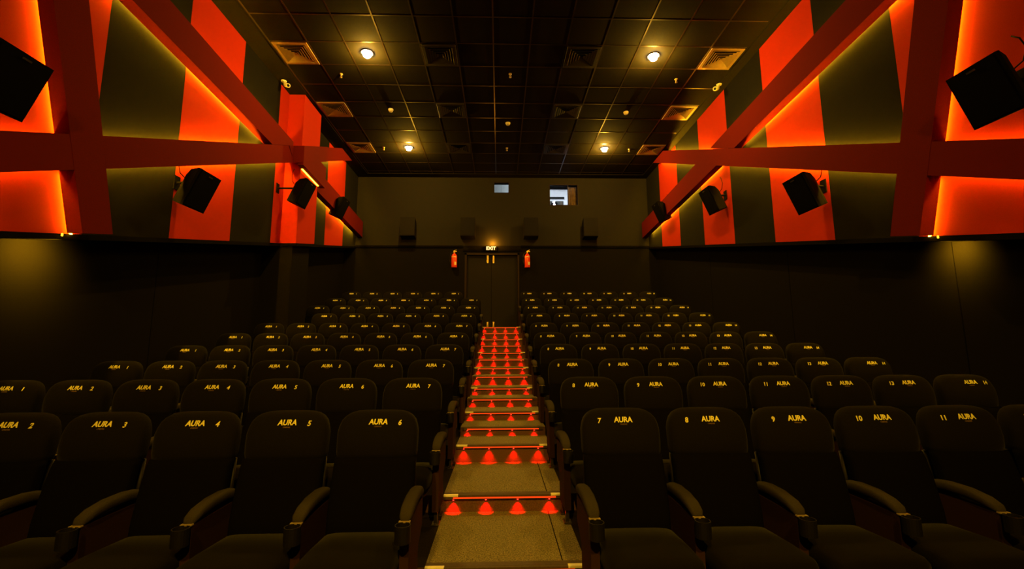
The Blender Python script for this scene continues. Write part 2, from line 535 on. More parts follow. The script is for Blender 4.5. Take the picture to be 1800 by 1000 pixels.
# ------------------------------------------------------------------ ceiling
GX = [-0.10 + 0.61 * i for i in range(-6, 7)]
GY = [6.83 + 0.61 * i for i in range(-17, 10)]
GX = [x for x in GX if -3.8 < x < 4.2]
m = MB()
m.add([(LL - 0.2, YF, CE), (LR + 0.2, YF, CE), (LR + 0.2, YB + 0.1, CE), (LL - 0.2, YB + 0.1, CE)], [(3, 2, 1, 0)])
struct(m.build('ceiling', 'tile'))
m = MB()
h = 0.004
for x in GX:
    m.box(x - 0.011, YF, CE - h, x + 0.011, YB - 0.3, CE)
for y in GY:
    if y > YB - 0.3:
        continue
    xa = [-3.76] + GX + [4.17]
    for i in range(len(xa) - 1):
        if xa[i + 1] - xa[i] > 0.05:
            m.box(xa[i] + 0.011, y - 0.011, CE - h + 0.001, xa[i + 1] - 0.011, y + 0.011, CE)
struct(m.build('trim_5', 'tbar'))
m = MB()                        # plain border boards round the grid
m.box(XL, YF, CE - 0.014, -3.80, YB, CE); m.box(4.20, YF, CE - 0.014, XR, YB, CE)
m.box(-3.80, YB - 0.28, CE - 0.014, 4.20, YB, CE)
struct(m.build('trim_10', 'tile'))

# square vents
VR = [(6.83, 7.44, 'nearest the camera'), (8.66, 9.27, 'halfway down the room'), (10.49, 11.10, 'nearest the back wall')]
VC = [(-3.15 - .61, -3.15, 'beside the left wall', 0), (-1.32, -0.71, 'left of the ceiling centre line', 0),
      (1.12, 1.73, 'right of the ceiling centre line', 0), (3.56, 4.17, 'beside the right wall', 0)]
def vent_meshes():
    f = MB()
    a = 0.285
    t = 0.055
    f.box(-a, -a, -0.018, a, -a + t, 0, b=0.004); f.box(-a, a - t, -0.018, a, a, 0, b=0.004)
    f.box(-a, -a + t, -0.018, -a + t, a - t, 0, b=0.004); f.box(a - t, -a + t, -0.018, a, a - t, 0, b=0.004)
    fr = f.mesh('vent_frame', 'vent')
    l = MB()
    for i in range(5):         # stepped square louvres, each a flared ring
        o = 0.222 - i * 0.042
        q = o - 0.030
        z0, z1 = -0.020, -0.003
        vs = [(-o, -o, z0), (o, -o, z0), (o, o, z0), (-o, o, z0), (-q, -q, z1), (q, -q, z1), (q, q, z1), (-q, q, z1)]
        vs += [(x, y, z - 0.003) for x, y, z in vs]
        fs = []
        for k in range(4):
            j = (k + 1) % 4
            fs += [(k, j, 4 + j, 4 + k), (8 + k, 12 + k, 12 + j, 8 + j), (k, 8 + k, 8 + j, j), (4 + k, 4 + j, 12 + j, 12 + k)]
        l.add(vs, fs)
    l.box(-0.02, -0.02, -0.018, 0.02, 0.02, -0.012)
    lo = l.mesh('louvre', 'vent')
    bk = MB().box(-0.228, -0.228, -0.002, 0.228, 0.228, 0).mesh('vent_throat', 'ventdark')
    return fr, lo, bk
vf, vl, vb = vent_meshes()
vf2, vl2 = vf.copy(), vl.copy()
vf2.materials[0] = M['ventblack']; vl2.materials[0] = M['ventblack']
for (y0, y1, ry) in VR:
    for (x0, x1, rx, _) in VC:
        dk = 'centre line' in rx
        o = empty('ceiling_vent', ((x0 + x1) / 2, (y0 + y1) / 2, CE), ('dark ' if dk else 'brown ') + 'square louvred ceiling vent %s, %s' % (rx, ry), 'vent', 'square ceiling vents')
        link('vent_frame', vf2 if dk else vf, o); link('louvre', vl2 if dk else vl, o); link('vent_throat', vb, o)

# downlights
def downlight(x, y, label, power):
    o = empty('downlight', (x, y, CE), label, 'light', 'ceiling downlights')
    m = MB(); m.ring((0, 0, -0.012), 0.075, 0.10, 0.012, 28); m.build('trim_ring', 'vent', parent=o)
    m = MB(); m.loft([(-0.088, 0, 0, 0.012, 0.012, 2), (-0.084, 0, 0, 0.035, 0.035, 2), (-0.068, 0, 0, 0.058, 0.058, 2), (-0.030, 0, 0, 0.072, 0.072, 2), (0.0, 0, 0, 0.072, 0.072, 2)], 'z', 24)
    m.build('bulb', 'bulb', parent=o)
    lamp('POINT', 'downlight_glow', o, (0, 0, -0.10), power * 0.70, AMBER, size=0.02)
    lamp('SPOT', 'downlight_beam', o, (0, 0, -0.10), power * 0.40, AMBER, size=0.04, spot=math.radians(150), blend=1.0)
for x, y, nm in ((-2.25, 7.10, 'nearer downlight on the left side of the ceiling'), (-2.27, 10.76, 'farther downlight on the left side of the ceiling'),
                 (2.66, 7.08, 'nearer downlight on the right side of the ceiling'), (2.66, 10.74, 'farther downlight on the right side of the ceiling')):
    downlight(x, y, 'glowing warm ' + nm, LAMP_W)
for x, nm in ((-1.0, 'left'), (1.1, 'right')):     # added fill lamps, unseen behind the camera, to brighten the seat lettering
    o = empty('fill_spotlight', (x, -3.2, CE), 'added unseen fill lamp at the screen end, %s of the aisle, aimed at the seats' % nm, 'light', 'added screen end fill lamps')
    d = Vector((-x * 0.3, 9.2, -5.3)).normalized()
    m = MB(); m.tube([(0, 0, 0), (0, 0, -0.12)], 0.02, 10); m.build('stem', 'metal', parent=o)
    p = Vector((0, 0, -0.15))
    m = MB(); m.tube([p - d * 0.10, p + d * 0.08], [0.05, 0.07], 20); m.build('can', 'spk', parent=o)
    m = MB(); m.tube([p + d * 0.081, p + d * 0.084], 0.06, 20); m.build('bulb', 'bulb', parent=o)
    lamp('SPOT', 'fill_spotlight_beam', o, p + d * 0.10, 1250, AMBER, size=0.05, spot=math.radians(76), blend=1.0, direction=d)

# smoke detectors and sprinklers
def detector():
    return MB().loft([(-0.055, 0, 0, 0.02, 0.02, 2), (-0.05, 0, 0, 0.035, 0.035, 2), (-0.035, 0, 0, 0.045, 0.045, 2), (-0.012, 0, 0, 0.055, 0.055, 2), (0, 0, 0, 0.055, 0.055, 2)], 'z', 20).mesh('smoke_detector', 'white')
dm = detector()
for x, y, nm in ((-2.29, 8.95, 'on the left side of the ceiling between two downlights'), (2.71, 8.96, 'on the right side of the ceiling between two downlights'), (0.19, 9.48, 'beside the centre line of the ceiling')):
    o = link('smoke_detector', dm); o.location = (x, y, CE)
    tag(o, 'round smoke detector ' + nm, 'smoke detector', 'smoke detectors')
def sprinkler():
    s = MB()
    s.tube([(0, 0, 0), (0, 0, -0.012)], 0.03, 14)
    s.tube([(0, 0, -0.012), (0, 0, -0.035)], 0.010, 10)
    s.tube([(-0.010, 0, -0.03), (-0.016, 0, -0.05), (-0.004, 0, -0.068)], 0.004, 6)
    s.tube([(0.010, 0, -0.03), (0.016, 0, -0.05), (0.004, 0, -0.068)], 0.004, 6)
    s.tube([(0, 0, -0.066), (0, 0, -0.071)], 0.022, 14)
    return s.mesh('sprinkler', 'clip')
sm = sprinkler()
for x, y, nm in ((-2.90, 7.72, 'on the left, nearer'), (3.32, 7.75, 'on the right, nearer'), (0.20, 7.65, 'by the centre line, nearer'),
                 (-2.90, 10.78, 'on the left, farther'), (3.30, 10.77, 'on the right, farther'), (0.19, 10.76, 'by the centre line, farther')):
    o = link('sprinkler', sm); o.location = (x, y, CE)
    tag(o, 'small brass ceiling sprinkler %s of its pair' % nm, 'sprinkler', 'ceiling sprinklers')

# bullet security cameras
def cctv(x, y, side):
    s = 1 if side == 'left' else -1
    o = empty('security_camera', (x, y, CE), 'cream bullet security camera on the ceiling edge by the %s wall' % side, 'camera', 'security cameras')
    m = MB(); m.tube([(0, 0, -0.014), (0, 0, -0.03)], [0.05, 0.045], 18); m.build('mount', 'white', parent=o)
    m = MB(); m.tube([(0, 0, -0.03), (s * 0.02, -0.01, -0.07), (s * 0.05, -0.02, -0.10)], 0.018, 10); m.build('arm', 'white', parent=o)
    m = MB(); m.tube([(s * 0.02, 0.03, -0.075), (s * 0.13, -0.09, -0.16)], [0.036, 0.040], 18); m.build('housing', 'white', parent=o)
    a = Vector((s * 0.13, -0.09, -0.16)); d = (a - Vector((s * 0.02, 0.03, -0.075))).normalized()
    m = MB(); m.tube([a, a + d * 0.004], 0.024, 16); m.build('lens', 'lens', parent=o)
cctv(-4.04, 7.94, 'left')
cctv(4.20, 7.88, 'right')

# ------------------------------------------------------------------ red cloth beams with amber strips
def dlo(y): return 3.72 - 0.068 * (y - 4.2)
def dhi(y): return dlo(y) + 0.455
def hlo(y): return 1.38 + 0.443 * (y - 3.50)
def hhi(y): return 1.71 + 0.441 * (y - 3.46)

def inset(poly, d):
    n = len(poly)
    ar = sum(poly[i][0] * poly[(i + 1) % n][1] - poly[(i + 1) % n][0] * poly[i][1] for i in range(n))
    sg = 1 if ar > 0 else -1
    L = []
    for i in range(n):
        a, b_ = Vector(poly[i]), Vector(poly[(i + 1) % n])
        t = (b_ - a).normalized()
        nn = Vector((-t.y, t.x)) * sg * d
        L.append((a + nn, t))
    out = []
    for i in range(n):
        (p, t), (q, u) = L[i - 1], L[i]
        cr = t.x * u.y - t.y * u.x
        if abs(cr) < 1e-4:
            out.append(tuple(q)); continue
        w_ = q - p
        k = (w_.x * u.y - w_.y * u.x) / cr
        out.append(tuple(p + t * k))
    return out

GAP, INS = 0.055, 0.080
def strip(parent, X, s, edge, off, out=0.012, mt='led_d'):
    """LED strip along a (y,z) line on a beam's side, off = unit vector away from the beam"""
    (y0, z0), (y1, z1) = edge
    oy, oz = off
    m = MB()
    t, k = 0.010 - INS, 0.002 - INS
    a, b_ = X + s * out, X + s * (out + 0.024)
    p = [(y0 + oy * k, z0 + oz * k), (y1 + oy * k, z1 + oz * k), (y1 + oy * t, z1 + oz * t), (y0 + oy * t, z0 + oz * t)]
    m.prism(p, 'x', a, b_)
    return m.build('led_strip', mt, parent=parent)

def rel(poly):
    return poly

def beams(side, X, s):
    near_y = 2.3
    # the leaning post
    V0 = (3.70, 3.06); sl = (4.25 - 3.70) / (1.08 - 3.06)     # dy/dz of its near edge
    def vn(z): return 3.70 + (z - 3.06) * sl
    def vf_(z): return 4.01 + (z - 3.32) * -0.262
    zb0, zb1 = zt(4.25), zt(4.6)
    zt_ = CE - 0.02
    G = 'red wall beams on the %s wall' % side
    def beam(poly, depth, label, strips, x0=None, name='wall_beam'):
        x0 = X + s * 0.002 if x0 is None else x0
        o = empty(name, (0, 0, 0), label, 'beam', G)
        cy = sum(p[0] for p in poly) / len(poly); cz = sum(p[1] for p in poly) / len(poly)
        o.location = (x0, cy, cz)
        q = [(p[0] - cy, p[1] - cz) for p in poly]
        MB().prism(q, 'x', s * GAP, (X + s * depth) - x0).build('cloth_face', 'beam', parent=o)
        MB().prism(inset(q, INS), 'x', 0, s * GAP).build('backing_board', 'shell', parent=o)
        for (e, off) in strips:
            ee = [(e[0][0] - cy, e[0][1] - cz), (e[1][0] - cy, e[1][1] - cz)]
            strip(o, X - x0, s, ee, off, mt='led_d' if 'falling' in label else 'led_v' if ('upright' in label or 'short piece' in label) else 'led_h')
        return o
    nv = Vector((-1, sl)).normalized()
    post = [(vn(zb0), zb0 + 0.004), (vf_(zb1), zb1 + 0.004), (vf_(zt_), zt_), (vn(zt_), zt_)]
    zc0, zc1 = hlo(vn(1.6)), hhi(vn(1.95))
    beam(post, 0.20, 'leaning dark red upright beam on the %s wall, nearest the camera' % side,
         [(((vn(zb0), zb0 + 0.01), (vn(zc0 - 0.01), zc0 - 0.01)), (-1, 0)), (((vn(zc1 + 0.02), zc1 + 0.02), (vn(zt_), zt_)), (-1, 0))])
    ty = vn(zb0) - 0.02
    o = empty('led_strip_end', (X + s * 0.034, ty, zt(ty) - 0.012), 'small bright loose end of the amber strip at the foot of the %s leaning beam' % side, 'light strip', 'loose strip ends')
    MB().box(-0.006, -0.006, -0.012, 0.006, 0.006, 0.014, b=0.002).build('led_tip', 'led_tip', parent=o)
    lamp('SPOT', 'strip_end_glow', o, (0, 0, -0.075), 115 if side == 'left' else 62, LEDC, size=0.02, spot=math.radians(125), blend=1.0, direction=(-s * 1.0, 0.1, -0.35))
    # rising beam, cut where the post stands
    nl = Vector((0.443, -1)).normalized(); nh = -nl
    za = near_y
    a0, a1 = vn(1.6) - 0.004, vn(1.95) - 0.004
    near = [(za, hlo(za)), (a0, hlo(a0)), (a1, hhi(a1)), (za, hhi(za))]
    beam(near, 0.198, 'dark red rising beam on the %s wall, short piece between frame edge and leaning post' % side,
         [(((za, hlo(za)), (a0 - 0.02, hlo(a0 - 0.02))), nl), (((za, hhi(za)), (a1 - 0.02, hhi(a1 - 0.02))), nh)])
    b0, b1 = vf_(1.79) + 0.004, vf_(2.11) + 0.004
    lab = 'dark red rising beam on the %s wall, climbing from leaning post %s'
    topy = 3.46 + (CE - 0.02 - 1.71) / 0.441
    boty = 3.50 + (CE - 0.02 - 1.38) / 0.443
    dn = Vector((-0.068, -1)).normalized()
    d0 = vf_(dlo(4.0)) + 0.004
    d0b = vf_(dhi(3.9)) + 0.004
    if side == 'right':
        yx = [y for y in ()]
        e = [(b0, hlo(b0)), (boty, CE - 0.02), (topy, CE - 0.02), (b1, hhi(b1))]
        beam(e, 0.20, lab % (side, 'up to the ceiling'),
             [(((b0 + .02, hlo(b0 + .02)), (8.05, hlo(8.05))), nl), (((9.1, hlo(9.1)), (boty, hlo(boty))), nl), (((b1 + .02, hhi(b1 + .02)), (7.3, hhi(7.3))), nh), (((8.6, hhi(8.6)), (topy - 0.05, hhi(topy - 0.05))), nh)])
        # falling beam: crossing y for its lower and upper edges
        c0 = 7.50; c1 = 8.37          # where lower/upper edge meets the rising beam's top edge
        e0 = 8.18; e1 = 9.03          # where they leave it below
        beam([(d0, dlo(d0)), (c0, dlo(c0)), (c1, dhi(c1)), (d0b, dhi(d0b))], 0.195,
             'dark red falling beam high on the right wall, between leaning post and crossing',
             [(((d0, dlo(d0)), (c0 - 0.05, dlo(c0 - 0.05))), dn), (((d0b, dhi(d0b)), (c1 - 0.45, dhi(c1 - 0.45))), -dn)])
        beam([(e0, dlo(e0)), (YB - 0.01, dlo(YB)), (YB - 0.01, dhi(YB)), (e1, dhi(e1))], 0.195,
             'red falling beam on the right wall, running below the crossing to the back wall',
             [(((e0 + 0.08, dlo(e0 + 0.08)), (YB - 0.3, dlo(YB - 0.3))), dn)])
    else:
        c = 8.26
        # wall pieces stop at the column, smaller pieces wrap it
        c0 = 7.50
        beam([(b0, hlo(b0)), (8.245, hlo(8.245)), (8.245, dhi(8.245) - 0.3), (c0 + 0.58, hhi(c0 + 0.58)), (b1, hhi(b1))], 0.20, lab % (side, 'to the column'),
             [(((b0 + .02, hlo(b0 + .02)), (8.2, hlo(8.2))), nl), (((b1 + .02, hhi(b1 + .02)), (7.4, hhi(7.4))), nh)])
        beam([(d0, dlo(d0)), (c0, dlo(c0)), (8.10, hhi(8.10)), (8.245, dhi(8.245) - 0.29), (8.245, dhi(8.245)), (d0b, dhi(d0b))], 0.205,
             'dark red falling beam high on the left wall, between leaning post and column',
             [(((d0, dlo(d0)), (c0 - 0.05, dlo(c0 - 0.05))), dn), (((d0b, dhi(d0b)), (8.0, dhi(8.0))), -dn)])
        PX = -3.838
        q0, q1 = 8.25, 9.34
        # X-shaped pair on the column
        p = [(q0, hlo(q0)), (8.50, hlo(8.50)), (q1, hlo(q1)), (q1, hhi(q1)), (q0, hhi(q0))]
        o = empty('wall_beam', (PX, 8.8, 3.9), 'short red beam piece boxed around the column, rising to the back', 'beam', G)
        m = MB()
        m.prism([(a - 8.8, b_ - 3.9) for a, b_ in p], 'x', 0.0, 0.115)
        m.prism([(q0 - 8.8, hlo(q0) - 3.9), (8.398 - 8.8, hlo(8.398) - 3.9), (8.398 - 8.8, hhi(8.398) - 3.9), (q0 - 8.8, hhi(q0) - 3.9)], 'x', -0.095, 0.0)
        m.build('cloth_face', 'beam', parent=o)
        r0 = 8.52
        p = [(r0, dlo(r0) - 0.0), (q1, dlo(q1)), (q1, dhi(q1)), (9.05, dhi(9.05)), (r0, hlo(r0))]
        p = [(8.26, dlo(8.26)), (q1, dlo(q1)), (q1, dhi(q1)), (9.03, dhi(9.03)), (8.26, hlo(8.26) + 0.0)]
        o = empty('wall_beam', (PX, 8.9, 3.5), 'short red beam piece boxed around the column, falling to the back', 'beam', G)
        m = MB(); m.prism([(a - 8.9, b_ - 3.5) for a, b_ in p], 'x', 0.0, 0.110); m.build('cloth_face', 'beam', parent=o)
        strip(o, 0.0, 1, [(8.42 - 8.9, dlo(8.42) - 3.5 - INS), (9.20 - 8.9, dlo(9.20) - 3.5 - INS)], dn, 0.004, 'led_col')
        f0 = 9.36
        beam([(f0, hlo(f0)), (boty, CE - 0.02), (topy, CE - 0.02), (f0, hhi(f0))], 0.20, 'red rising beam on the left wall, between column and ceiling',
             [(((f0, hlo(f0)), (boty, hlo(boty))), nl)])
        beam([(f0, dlo(f0)), (YB - 0.01, dlo(YB)), (YB - 0.01, dhi(YB)), (f0, dhi(f0))], 0.195, 'red falling beam on the left wall, between column and back wall',
             [(((f0 + 0.05, dlo(f0 + 0.05)), (YB - 0.3, dlo(YB - 0.3))), dn)])

beams('left', XL, 1)
beams('right', XR, -1)

# ------------------------------------------------------------------ loudspeakers
def wedge_speaker(side, wall, xf, yfar, ztop, label, arm_to=None):
    s = 1 if side == 'left' else -1        # the way it faces: +x from the left wall
    W, H, D = 0.40, 0.50, 0.25
    tilt = math.radians(23)
    o = empty('loudspeaker', (xf, yfar - W / 2, ztop - H / 2), label, 'loudspeaker', 'loudspeakers on the %s wall' % side)
    # local frame: n = facing, v = up along the front face
    n = Vector((s * math.cos(tilt), 0, -math.sin(tilt)))
    v = Vector((s * math.sin(tilt), 0, math.cos(tilt)))
    u = Vector((0, 1, 0))
    c = Vector((-s * math.sin(tilt) * H / 2, 0, H / 2 - H * math.cos(tilt) / 2))
    def P(a, b_, d):                       # a across, b up, d behind the face
        return c + u * a + v * b_ - n * d
    plan = [(-W / 2, 0.0), (W / 2, 0.0), (W / 2, 0.035), (W / 2 - 0.07, D - 0.08), (W / 2 - 0.14, D), (-W / 2 + 0.14, D), (-W / 2 + 0.07, D - 0.08), (-W / 2, 0.035)]
    vs = [P(a, -H / 2, d) for a, d in plan] + [P(a, H / 2 - (0.13 if d > D - 0.01 else 0.05 if d > 0.1 else 0), d) for a, d in plan]
    k = len(plan)
    fs = [list(range(k)), list(range(k, 2 * k))[::-1]] + [(i, k + i, k + (i + 1) % k, (i + 1) % k) for i in range(k)]
    if s < 0:
        fs = [list(f)[::-1] for f in fs]
    MB().add(vs, fs).build('cabinet', 'spk', parent=o)
    g = 0.018
    vs = [P(a, b_, d) for d in (0.0, -0.008) for (a, b_) in ((-W / 2 + g, -H / 2 + g), (W / 2 - g, -H / 2 + g), (W / 2 - g, H / 2 - g), (-W / 2 + g, H / 2 - g))]
    fs = [(0, 1, 2, 3), (7, 6, 5, 4), (0, 4, 5, 1), (1, 5, 6, 2), (2, 6, 7, 3), (3, 7, 4, 0)]
    if s < 0:
        fs = [f[::-1] for f in fs]
    MB().add(vs, fs).build('grille', 'grille', parent=o)
    vs = [P(a, b_, d) for d in (-0.008, -0.011) for (a, b_) in ((-0.035, H / 2 - 0.05), (0.035, H / 2 - 0.05), (0.035, H / 2 - 0.035), (-0.035, H / 2 - 0.035))]
    MB().add(vs, [(0, 1, 2, 3), (7, 6, 5, 4), (0, 4, 5, 1), (1, 5, 6, 2), (2, 6, 7, 3), (3, 7, 4, 0)]).build('badge', 'metal', parent=o)
    # bracket back to the wall
    bp = P(0, 0.02, D)
    wx = wall - xf
    m = MB()
    m.box(min(wx, wx + s * 0.015), bp.y - 0.05, bp.z - 0.09, max(wx, wx + s * 0.015), bp.y + 0.05, bp.z + 0.09)
    if abs(wx - bp.x) > 0.03:
        m.tube([(wx + s * 0.01, bp.y, bp.z), (bp.x, bp.y, bp.z)], 0.018, 10)
    m.tube([(bp.x - s * 0.0, bp.y, bp.z - 0.03), (bp.x, bp.y, bp.z + 0.03)], 0.025, 10)
    m.build('bracket', 'spk', parent=o)
    # cable looping up to the wall
    a = P(-0.05, H / 2 - 0.18, D - 0.01)
    m = MB(); m.tube([a, a + Vector((-s * 0.01, -0.09, 0.04)), a + Vector((-s * 0.015, -0.12, 0.14)), a + Vector((-s * 0.01, -0.09, 0.24)), a + Vector((-s * 0.02, -0.03, 0.30))], 0.006, 6)
    m.build('cable', 'spk', parent=o)

for side, wall, xf, lst in (('left', XL, -3.70, [(3.56, 2.29, None), (5.84, 2.21, None), (8.37, 3.06, -3.50), (10.88, 3.57, None)]),
                            ('right', XR, 3.94, [(3.58, 2.31, None), (5.91, 2.24, None), (8.47, 3.00, None), (11.17, 3.59, None)])):
    nm = ['cut by the picture edge', 'second from the camera', 'third from the camera', 'nearest the back wall']
    for i, (y, z, x) in enumerate(lst):
        wedge_speaker(side, wall, x if x else xf, y, z, 'black wedge loudspeaker on the %s wall, %s' % (side, nm[i]))

for i, (x, nm) in enumerate(((-2.60, 'far left of the row'), (-0.90, 'left of the exit sign'), (0.90, 'right of the exit sign'), (2.61, 'far right of the row'))):
    o = empty('loudspeaker', (x, YB, 3.08), 'rectangular dark loudspeaker on the back wall, ' + nm, 'loudspeaker', 'loudspeakers on the back wall')
    m = MB()
    p = [(-0.36, 0.03), (-0.04, 0.0), (-0.09, 0.48), (-0.30, 0.58)]
    m.prism([(y, z) for y, z in p], 'x', -0.205, 0.205); m.build('cabinet', 'spkback', parent=o)
    m = MB()
    g = lambda t, e: (-0.36 + 0.06 * t - e, 0.03 + 0.55 * t)
    a, b_ = g(0.04, 0.0), g(0.96, 0.0); c, d = g(0.96, 0.008), g(0.04, 0.008)
    m.prism([a, b_, c, d], 'x', -0.19, 0.19); m.build('grille', 'spkback', parent=o)
    m = MB(); m.box(-0.05, -0.085, 0.10, 0.05, 0.0, 0.34); m.build('bracket', 'metal', parent=o)

# ------------------------------------------------------------------ lettering
def text_mesh(txt, size, bold=0.0, shear=0.0, depth=0.001):
    c = bpy.data.curves.new('lettering', 'FONT')
    c.body = txt; c.size = size; c.align_x = 'CENTER'; c.align_y = 'CENTER'
    c.offset = bold; c.shear = shear; c.extrude = depth; c.resolution_u = 3
    o = bpy.data.objects.new('lettering', c)
    COL.objects.link(o)
    bpy.context.view_layer.update()
    dg = bpy.context.evaluated_depsgraph_get()
    me = bpy.data.meshes.new_from_object(o.evaluated_get(dg))
    bpy.data.objects.remove(o)
    bpy.data.curves.remove(c)
    return me

# exit sign
o = empty('exit_sign', (-0.245, YB - 0.03, 2.81), 'lit orange EXIT sign above the double door', 'sign')
m = MB(); m.box(-0.17, -0.02, -0.075, 0.17, 0.02, 0.075, b=0.004); m.build('housing', 'trim', parent=o)
me = text_mesh('EXIT', 0.135, 0.004, 0, 0.003)
me.transform(Matrix.Rotation(math.pi / 2, 4, 'X')); me.materials.clear(); me.materials.append(M['exit'])
me.transform(Matrix.Translation((0, -0.024, 0)))
t = link('exit_letters', me, o)
lamp('POINT', 'exit_glow', o, (0.05, -0.08, 0.14), 30, (1.0, 0.38, 0.02), size=0.05)

# fire extinguishers
def extinguisher(x, nm):
    o = empty('fire_extinguisher', (x, YB - 0.09, 2.24), 'red fire extinguisher hung on the back wall ' + nm, 'fire extinguisher', 'fire extinguishers beside the door')
    m = MB(); m.loft([(0, 0, 0, 0.074, 0.074, 2), (0.015, 0, 0, 0.078, 0.078, 2), (0.33, 0, 0, 0.078, 0.078, 2), (0.37, 0, 0, 0.065, 0.065, 2), (0.40, 0, 0, 0.035, 0.035, 2), (0.42, 0, 0, 0.022, 0.022, 2)], 'z', 24)
    m.build('cylinder', 'extred', parent=o)
    m = MB(); m.tube([(0, 0, 0.42), (0, 0, 0.455)], 0.026, 12); m.build('valve', 'brass', parent=o)
    m = MB(); m.box(-0.02, -0.03, 0.455, 0.075, 0.0, 0.47); m.add([(-0.02, -0.03, 0.475), (0.07, -0.03, 0.505), (0.07, 0, 0.505), (-0.02, 0, 0.475), (-0.02, -0.03, 0.485), (0.07, -0.03, 0.515), (0.07, 0, 0.515), (-0.02, 0, 0.485)], [(3, 2, 1, 0), (4, 5, 6, 7), (0, 1, 5, 4), (1, 2, 6, 5), (2, 3, 7, 6), (3, 0, 4, 7)])
    m.build('handle', 'brass', parent=o)
    m = MB(); m.tube([(-0.02, 0, 0.445), (-0.09, -0.01, 0.42), (-0.12, -0.01, 0.33), (-0.12, -0.01, 0.20), (-0.095, -0.01, 0.08)], [0.009, 0.009, 0.009, 0.009, 0.014], 8)
    m.build('hose', 'rubber', parent=o)
    def band(z0, z1, a0, a1, r, mt, nm_):
        k = 8
        vs = []
        for z in (z0, z1):
            for rr in (r, r + 0.0015):
                for i in range(k + 1):
                    a = a0 + (a1 - a0) * i / k
                    vs.append((rr * math.cos(a), rr * math.sin(a), z))
        K = k + 1
        fs = []
        for i in range(k):
            fs += [(K + i, K + i + 1, 3 * K + i + 1, 3 * K + i), (i + 1, i, 2 * K + i, 2 * K + i + 1), (i, i + 1, K + i + 1, K + i), (3 * K + i, 3 * K + i + 1, 2 * K + i + 1, 2 * K + i)]
        MB().add(vs, fs).build(nm_, mt, parent=o)
    band(0.07, 0.16, -1.35, -0.55, 0.0785, 'paper', 'label_patch')
    band(0.295, 0.315, -2.6, -0.5, 0.0785, 'paper', 'neck_band')
extinguisher(-1.295, 'left of the door')
extinguisher(0.80, 'right of the door')

# ------------------------------------------------------------------ lit aisle step edges
ORD = ['front', 'second', 'third', 'fourth', 'fifth', 'sixth', 'seventh', 'eighth', 'ninth', 'tenth']
XM = (AX0 + AX1) / 2
def nosing(y, z, drop, label, wide):
    o = empty('step_nosing', (XM, y, z), label, 'step light', 'lit step edges of the aisle')
    hw = (AX1 - AX0) / 2 - (0.002 if wide else 0.03)
    m = MB(); m.box(-hw, -0.022, -0.030, hw, 0.0, 0.004, b=0.002); m.box(-hw, 0.0, 0.0, hw, 0.05, 0.004)
    m.build('edge_profile', 'nose', parent=o)
    if wide:
        for sx in (-1, 1):
            a, b_ = sorted((sx * hw, sx * (hw - 0.115)))
            m = MB(); m.box(a, -0.0235, -0.008, b_, 0.006, 0.0065, b=0.001); m.build('end_cap', 'alu', parent=o)
    m = MB(); m.box(-0.4125, -0.026, -0.022, 0.4125, -0.0225, -0.012); m.build('led_line', 'stepled', parent=o)
    for i, x in enumerate((-0.41, -0.15, 0.105, 0.36)):
        m = MB(); m.tube([(x, -0.016, -0.030), (x, -0.016, -0.036)], 0.006, 8)
        m.build('diode', 'diode', parent=o)
        lamp('SPOT', 'diode_beam', o, (x, -0.022, -0.037), STEP_SPOT * (0.8 + 0.4 * random.random()), (1.0, 0.0, 0.001), size=0.004, spot=math.radians(80), blend=0.9, direction=(0, 0.16, -1))
for k in range(1, 10):
    nosing(NOSE[k], LEV[k], 0.1, 'red-lit step edge with pale end caps at the %s row platform' % ORD[k], True)
for (y, z, k) in HALF:
    nosing(y, z, 0.1, 'short red-lit half step edge between the %s and %s rows' % (ORD[k], ORD[k + 1]), False)
# carpet joint running up the aisle
m = MB()
m.box(0.385, NOSE[1] + 0.06, LEV[1], 0.391, NOSE[2] - 0.01, LEV[1] + 0.003)
m.box(0.385, NOSE[2] + 0.06, LEV[2], 0.391, NOSE[3] - 0.01, LEV[2] + 0.003)
struct(m.build('trim_11', 'trim'))

# ------------------------------------------------------------------ seats
HS = [(0.765, 0.050, 0.236, 0.060), (0.772, 0.048, 0.245, 0.068), (0.80, 0.050, 0.249, 0.076), (0.86, 0.056, 0.250, 0.084), (0.92, 0.065, 0.250, 0.080),
      (0.96, 0.072, 0.242, 0.072), (0.99, 0.078, 0.230, 0.066), (1.015, 0.084, 0.208, 0.058), (1.032, 0.089, 0.180, 0.046), (1.042, 0.092, 0.145, 0.030), (1.046, 0.094, 0.100, 0.012)]
HE = 3.4
def head_front(x, z):
    for i in range(len(HS) - 1):
        if HS[i][0] <= z <= HS[i + 1][0]:
            t = (z - HS[i][0]) / (HS[i + 1][0] - HS[i][0])
            yc, a, b_ = (HS[i][j] + t * (HS[i + 1][j] - HS[i][j]) for j in (1, 2, 3))
            q = max(0.0, 1 - abs(x / a) ** HE)
            return yc - b_ * q ** (1 / HE)
    return 0.0
S = {}
S['headrest'] = MB().loft([(z, 0, yc, a, b_, HE) for z, yc, a, b_ in HS], 'z', 40).mesh('headrest', 'seat')
S['backrest'] = MB().loft([(0.325, 0, -0.088, 0.225, 0.030, 4), (0.345, 0, -0.084, 0.245, 0.052, 4), (0.45, 0, -0.060, 0.249, 0.065, 4), (0.60, 0, -0.028, 0.249, 0.060, 4), (0.74, 0, 0.008, 0.247, 0.052, 4), (0.775, 0, 0.022, 0.246, 0.046, 4)], 'z', 32).mesh('backrest', 'seatback')
S['back_shell'] = MB().loft([(0.33, 0, -0.012, 0.20, 0.012, 4), (0.35, 0, -0.004, 0.235, 0.018, 4), (0.45, 0, 0.022, 0.245, 0.018, 4), (0.60, 0, 0.052, 0.245, 0.018, 4), (0.76, 0, 0.092, 0.235, 0.016, 4)], 'z', 24).mesh('back_shell', 'shell')
